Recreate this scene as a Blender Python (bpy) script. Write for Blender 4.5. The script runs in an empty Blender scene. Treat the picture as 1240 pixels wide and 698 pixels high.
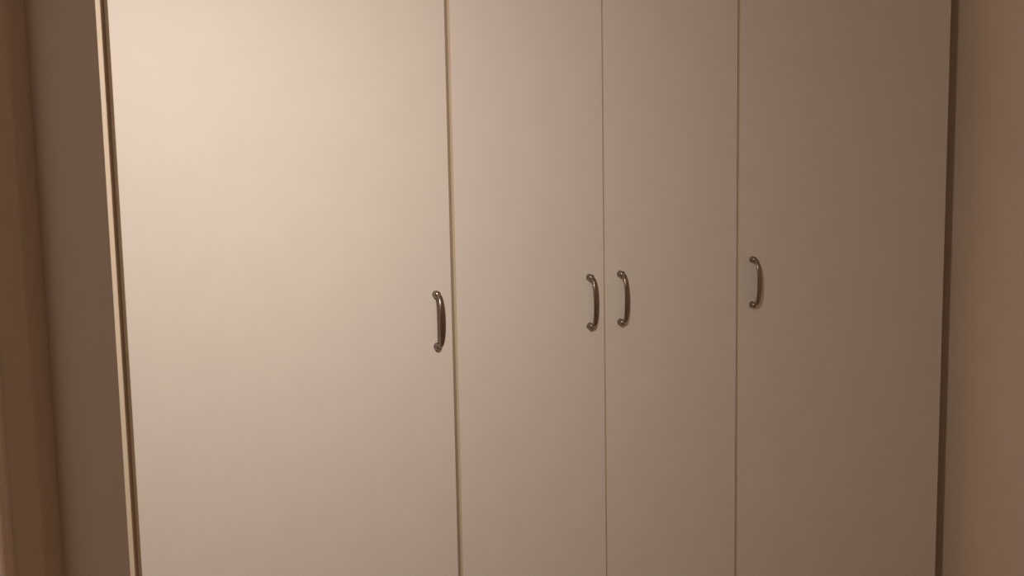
import bpy, bmesh, math
from mathutils import Matrix, Vector

C = bpy.context.scene.collection
scene = bpy.context.scene

# ---------------------------------------------------------------- camera
# world: X along the wardrobe front, Y into the wardrobe, Z up, floor at 0
EYE = 1.50
F_PX = 1665.4
YAW, PITCH, ROLL = 0.558819, 0.148356, 0.018464


def make_camera():
    cy, sy = math.cos(YAW), math.sin(YAW)
    cp, sp = math.cos(PITCH), math.sin(PITCH)
    cr, sr = math.cos(ROLL), math.sin(ROLL)
    fwd = Vector((sy * cp, cy * cp, -sp))
    right = Vector((cy, -sy, 0))
    down = fwd.cross(right)
    r = right * cr + down * sr
    d = down * cr - right * sr
    cam = bpy.data.cameras.new('camera')
    cam.sensor_fit = 'HORIZONTAL'
    cam.sensor_width = 36.0
    cam.lens = F_PX / 1240.0 * 36.0
    cam.clip_start = 0.02
    o = bpy.data.objects.new('camera', cam)
    C.objects.link(o)
    m = Matrix.Identity(4)
    for i in range(3):
        m[i][0] = r[i]
        m[i][1] = -d[i]
        m[i][2] = -fwd[i]
    m[2][3] = EYE
    o.matrix_world = m
    scene.camera = o


make_camera()

# ---------------------------------------------------------------- world, lamps, exposure
w = bpy.data.worlds.new('world')
scene.world = w
w.use_nodes = True
w.node_tree.nodes['Background'].inputs[0].default_value = (0.02, 0.017, 0.015, 1)
w.node_tree.nodes['Background'].inputs[1].default_value = 1.0

scene.view_settings.view_transform = 'Standard'
scene.view_settings.look = 'None'
scene.view_settings.gamma = 1.0
scene.view_settings.use_curve_mapping = False
scene.view_settings.exposure = 0.0


def lamp(name, loc, watts, radius, colour):
    li = bpy.data.lights.new(name, 'POINT')
    li.energy = watts
    li.shadow_soft_size = radius
    li.color = colour
    o = bpy.data.objects.new(name, li)
    o.location = loc
    C.objects.link(o)
    return o


# the warm shaded lamp just above the frame, tilted down to the wide left door
def shaded_lamp(name, loc, aim, watts, size, colour):
    li = bpy.data.lights.new(name, 'AREA')
    li.shape = 'DISK'
    li.size = size
    li.energy = watts
    li.color = colour
    o = bpy.data.objects.new(name, li)
    o.location = loc
    o.rotation_euler = Vector(aim).to_track_quat('-Z', 'Y').to_euler()
    C.objects.link(o)
    return o


LAMP = Vector((0.876, 2.161 - 0.957, EYE + 0.133))
shaded_lamp('near_lamp_beam', LAMP, (-0.638, 0.957, -1.238), 7.0, 0.09, (1.0, 0.855, 0.715))
lamp('near_lamp_shade_glow', LAMP + Vector((0, 0, 0.035)), 11.0, 0.045, (1.0, 0.855, 0.715))
# the dim lamp in the room behind the camera
lamp('room_lamp', (0.86, -1.0, EYE + 0.55), 6.8, 0.018, (1.0, 0.78, 0.62))


# ---------------------------------------------------------------- materials
def mat(name, colour, rough=0.5, metal=0.0, var=0.0, scale=6.0, bump=0.0, bscale=300.0, coat=0.0, spec=0.5):
    m = bpy.data.materials.new(name)
    m.use_nodes = True
    nt = m.node_tree
    b = nt.nodes['Principled BSDF']
    b.inputs['Roughness'].default_value = rough
    b.inputs['Metallic'].default_value = metal
    b.inputs['Specular IOR Level'].default_value = spec
    b.inputs['Coat Weight'].default_value = coat
    tc = nt.nodes.new('ShaderNodeTexCoord')
    n = nt.nodes.new('ShaderNodeTexNoise')
    n.inputs['Scale'].default_value = scale
    n.inputs['Detail'].default_value = 5.0
    nt.links.new(tc.outputs['Object'], n.inputs['Vector'])
    rp = nt.nodes.new('ShaderNodeValToRGB')
    lo = [max(0, c * (1 - var)) for c in colour]
    hi = [min(1, c * (1 + var)) for c in colour]
    rp.color_ramp.elements[0].position = 0.3
    rp.color_ramp.elements[1].position = 0.7
    rp.color_ramp.elements[0].color = (*lo, 1)
    rp.color_ramp.elements[1].color = (*hi, 1)
    nt.links.new(n.outputs['Fac'], rp.inputs['Fac'])
    nt.links.new(rp.outputs['Color'], b.inputs['Base Color'])
    if bump:
        n2 = nt.nodes.new('ShaderNodeTexNoise')
        n2.inputs['Scale'].default_value = bscale
        n2.inputs['Detail'].default_value = 2.0
        nt.links.new(tc.outputs['Object'], n2.inputs['Vector'])
        bp = nt.nodes.new('ShaderNodeBump')
        bp.inputs['Strength'].default_value = bump
        bp.inputs['Distance'].default_value = 0.001
        nt.links.new(n2.outputs['Fac'], bp.inputs['Height'])
        nt.links.new(bp.outputs['Normal'], b.inputs['Normal'])
    return m


LAMINATE = mat('white_laminate', (0.745, 0.72, 0.70), rough=0.5, var=0.012, scale=14, bump=0.05, bscale=420)
EDGE = mat('tan_edge_banding', (0.73, 0.635, 0.51), rough=0.5, var=0.012, scale=14)
WALL = mat('tan_wall_paint', (0.83, 0.70, 0.595), rough=0.85, var=0.02, scale=9, bump=0.12, bscale=260, spec=0.3)
TRIM = mat('painted_trim', (0.84, 0.71, 0.605), rough=0.5, var=0.015, scale=9)
CEIL = mat('ceiling_paint', (0.74, 0.64, 0.54), rough=0.9, var=0.02)
FLOOR = mat('wood_floor', (0.42, 0.30, 0.21), rough=0.45, var=0.2, scale=4)
METAL = mat('antique_metal', (0.34, 0.295, 0.265), rough=0.27, metal=1.0, var=0.10, scale=120)


# ---------------------------------------------------------------- mesh helpers
def box(bm, x0, x1, y0, y1, z0, z1, bevel=0.0, seg=2):
    vs = [bm.verts.new((x, y, z)) for x in (x0, x1) for y in (y0, y1) for z in (z0, z1)]
    f = [(0, 1, 3, 2), (4, 6, 7, 5), (0, 4, 5, 1), (2, 3, 7, 6), (0, 2, 6, 4), (1, 5, 7, 3)]
    fs = [bm.faces.new([vs[i] for i in q]) for q in f]
    if bevel:
        es = {e for q in fs for e in q.edges}
        bmesh.ops.bevel(bm, geom=list(es), offset=bevel, segments=seg, affect='EDGES', profile=0.5)


def build(name, bm, material, parent=None, loc=(0, 0, 0), smooth=False):
    bmesh.ops.recalc_face_normals(bm, faces=bm.faces)
    me = bpy.data.meshes.new(name)
    bm.to_mesh(me)
    bm.free()
    me.materials.append(material)
    if smooth:
        for p in me.polygons:
            p.use_smooth = True
    o = bpy.data.objects.new(name, me)
    o.location = loc
    C.objects.link(o)
    if parent:
        o.parent = parent
    return o


def box_obj(name, b, material, parent=None, bevel=0.0, loc=(0, 0, 0)):
    bm = bmesh.new()
    box(bm, *b, bevel=bevel)
    return build(name, bm, material, parent, loc)


def struct(name, b, material, bevel=0.0):
    o = box_obj(name, b, material, bevel=bevel)
    o['kind'] = 'structure'
    return o


# ---------------------------------------------------------------- setting
XL, XR = -3.00, 2.624          # left and right walls
YF, YB = -1.80, 2.637          # wall behind the camera, wall behind the wardrobe
H = 2.50
struct('floor', (XL - .1, XR + .1, YF - .1, YB + .1, -0.1, 0.0), FLOOR)
struct('ceiling', (XL - .1, XR + .1, YF - .1, YB + .1, H, H + .1), CEIL)
struct('wall_back', (XL - .1, XR + .1, YB, YB + .1, 0, H), WALL)
struct('wall_right', (XR, XR + .1, YF, YB, 0, H), WALL)
struct('wall_left', (XL - .1, XL, YF, YB, 0, H), WALL)
struct('wall_front', (XL - .1, XR + .1, YF - .1, YF, 0, H), WALL)
struct('baseboard_right', (XR - .006, XR, YF, YB, 0, 0.09), TRIM, bevel=.002)


def door_trim():
    # upright architrave on the wall left of the wardrobe: flat board, groove, rounded bead
    bm = bmesh.new()
    pts = [(0.430, 0.0), (0.430, -0.012)]
    for k in range(5):
        a = math.pi * k / 4
        pts.append((0.500 - 0.004 * math.cos(a), -0.012 + 0.005 * math.sin(a)))
    for k in range(9):
        a = math.pi * k / 8
        pts.append((0.5135 - 0.0075 * math.cos(a), -0.011 - 0.006 * math.sin(a)))
    pts.append((0.521, 0.0))
    lo = [bm.verts.new((x, YB + y, 0.0)) for x, y in pts]
    hi = [bm.verts.new((x, YB + y, 2.08)) for x, y in pts]
    n = len(pts)
    for i in range(n):
        j = (i + 1) % n
        bm.faces.new((lo[i], lo[j], hi[j], hi[i]))
    bm.faces.new(lo)
    bm.faces.new(hi)
    o = build('trim_1', bm, TRIM)
    o['kind'] = 'structure'


door_trim()

# ---------------------------------------------------------------- wardrobe
PX, PY = 1.586, 2.182          # origin: middle of the carcass front, on the floor
YD0, YD1 = 2.161, 2.179        # door front and back faces
W0, W1 = 0.612, 2.562          # outer faces of the side panels
TOP = 2.28
Z0, Z1 = 0.075, 2.27           # doors
TH = 0.018

root = bpy.data.objects.new('wardrobe', None)
root.location = (PX, PY, 0)
root.empty_display_size = 0.2
C.objects.link(root)
root['label'] = 'wide cream-white laminate wardrobe with four plain doors and bow handles, against brown wall'
root['category'] = 'wardrobe'


def part(name, x0, x1, y0, y1, z0, z1, bevel=0.0006, material=LAMINATE):
    return box_obj(name, (x0 - PX, x1 - PX, y0 - PY, y1 - PY, z0, z1), material, root, bevel)


for xa in (W0, W1 - TH):
    sp = part('side_panel', xa, xa + TH, PY, 2.634, 0.0, TOP)
    sp.data.materials.append(EDGE)          # the banded front edge
    for p in sp.data.polygons:
        if p.normal.y < -0.9:
            p.material_index = 1
part('top_panel', W0 + TH, W1 - TH, PY, 2.634, TOP - TH, TOP)
part('bottom_panel', W0 + TH, W1 - TH, PY, 2.626, 0.08, 0.08 + TH)
part('plinth', W0 + TH, W1 - TH, 2.22, 2.236, 0.0, 0.08)
part('back_panel', W0 + TH, W1 - TH, 2.626, 2.634, 0.08, TOP - TH)
for xm in (1.2265, 1.908):
    part('divider', xm - .009, xm + .009, PY, 2.626, 0.08 + TH, TOP - TH)


def handle_bm():
    """Cast bow pull, feet 96 mm apart, centred on the origin, door face at y = 0, reaching to -y."""
    bm = bmesh.new()
    half = 0.048
    n, m = 36, 16
    rings = []
    for i in range(n + 1):
        t = -math.pi / 2 * 1.0 + math.pi * i / n
        z = (half + 0.000) * math.copysign(abs(math.sin(t)) ** 0.92, math.sin(t))
        y = -0.0045 - 0.0205 * max(0.0, math.cos(t)) ** 0.62
        rings.append((y, z))
    rings_v = []
    for i, (y, z) in enumerate(rings):
        a = rings[max(i - 1, 0)]
        b = rings[min(i + 1, n)]
        ty, tz = b[0] - a[0], b[1] - a[1]
        L = math.hypot(ty, tz)
        ty, tz = ty / L, tz / L
        ny, nz = -tz, ty                      # outward normal of the bow
        s = abs(z) / half
        k = 1 - s * s
        wx = 0.0038 + 0.0024 * k              # half width
        th = 0.0034 - 0.0018 * k              # half thickness
        ring = []
        for j in range(m):
            a_ = 2 * math.pi * j / m
            ca, sa = math.cos(a_), math.sin(a_)
            e = 0.6                           # squarish section with softened edges
            cx = math.copysign(abs(ca) ** e, ca) * wx
            cn = math.copysign(abs(sa) ** e, sa) * th
            ring.append(bm.verts.new((cx, y + ny * cn, z + nz * cn)))
        rings_v.append(ring)
    for i in range(n):
        for j in range(m):
            k = (j + 1) % m
            bm.faces.new((rings_v[i][j], rings_v[i][k], rings_v[i + 1][k], rings_v[i + 1][j]))
    bm.faces.new(rings_v[0])
    bm.faces.new(rings_v[-1])
    # two turned feet: flange on the door, waist, rounded collar
    prof = [(0.0068, 0.0), (0.0071, -0.0008), (0.0068, -0.0019), (0.0055, -0.0032), (0.0054, -0.0044),
            (0.0062, -0.0060), (0.0066, -0.0080), (0.0061, -0.0101), (0.0045, -0.0117), (0.0022, -0.0124)]
    for s in (-1, 1):
        seg = 20
        rs = []
        for r, y in prof:
            rs.append([bm.verts.new((r * math.cos(2 * math.pi * j / seg), y,
                                     s * half + r * math.sin(2 * math.pi * j / seg))) for j in range(seg)])
        for i in range(len(rs) - 1):
            for j in range(seg):
                k = (j + 1) % seg
                bm.faces.new((rs[i][j], rs[i][k], rs[i + 1][k], rs[i + 1][j]))
        bm.faces.new(rs[0])
        bm.faces.new(rs[-1])
    return bm


def door_leaf(x0, x1, c):
    """Flat door slab; c is the chamfer on its left front edge, the right one is only eased."""
    e = 0.0009
    pts = [(x0, YD1), (x0, YD0 + 2 * c), (x0 + c, YD0), (x1 - e, YD0), (x1, YD0 + e), (x1, YD1)]
    bm = bmesh.new()
    lo = [bm.verts.new((x - PX, y - PY, Z0)) for x, y in pts]
    hi = [bm.verts.new((x - PX, y - PY, Z1)) for x, y in pts]
    n = len(pts)
    for i in range(n):
        j = (i + 1) % n
        bm.faces.new((lo[i], lo[j], hi[j], hi[i]))
    bm.faces.new(lo)
    bm.faces.new(hi)
    o = build('door', bm, LAMINATE, root)
    o.data.materials.append(EDGE)           # the banded upright edges
    for p in o.data.polygons:
        if abs(p.normal.x) > 0.3:
            p.material_index = 1
    return o


HZ = EYE - 0.4245
# x0, x1, handle x, left edge chamfer, label, handle label
doors = [
    (0.6250, 1.2210, 1.1875, 0.0006, 'wide leftmost door with its bow handle at the right edge',
     'dark metal bow handle on the wide leftmost door'),
    (1.2288, 1.5635, 1.5278, 0.0023, 'narrow door left of the middle seam with handle at its right edge',
     'dark metal bow handle just left of the middle seam'),
    (1.5665, 1.9048, 1.6020, 0.0006, 'narrow door right of the middle seam with handle at its left edge',
     'dark metal bow handle just right of the middle seam'),
    (1.9119, 2.5410, 1.9465, 0.0010, 'wide rightmost door with its bow handle at the left edge',
     'dark metal bow handle on the wide rightmost door'),
]
handle_mesh = None
for x0, x1, hx, rd, dl, hl in doors:
    d = door_leaf(x0, x1, rd)
    d['label'] = dl
    if handle_mesh is None:
        h = build('handle', handle_bm(), METAL, d, smooth=True)
        handle_mesh = h.data
    else:
        h = bpy.data.objects.new('handle', handle_mesh)
        C.objects.link(h)
        h.parent = d
    h.location = (hx - PX, YD0 - PY, HZ)
    h['label'] = hl
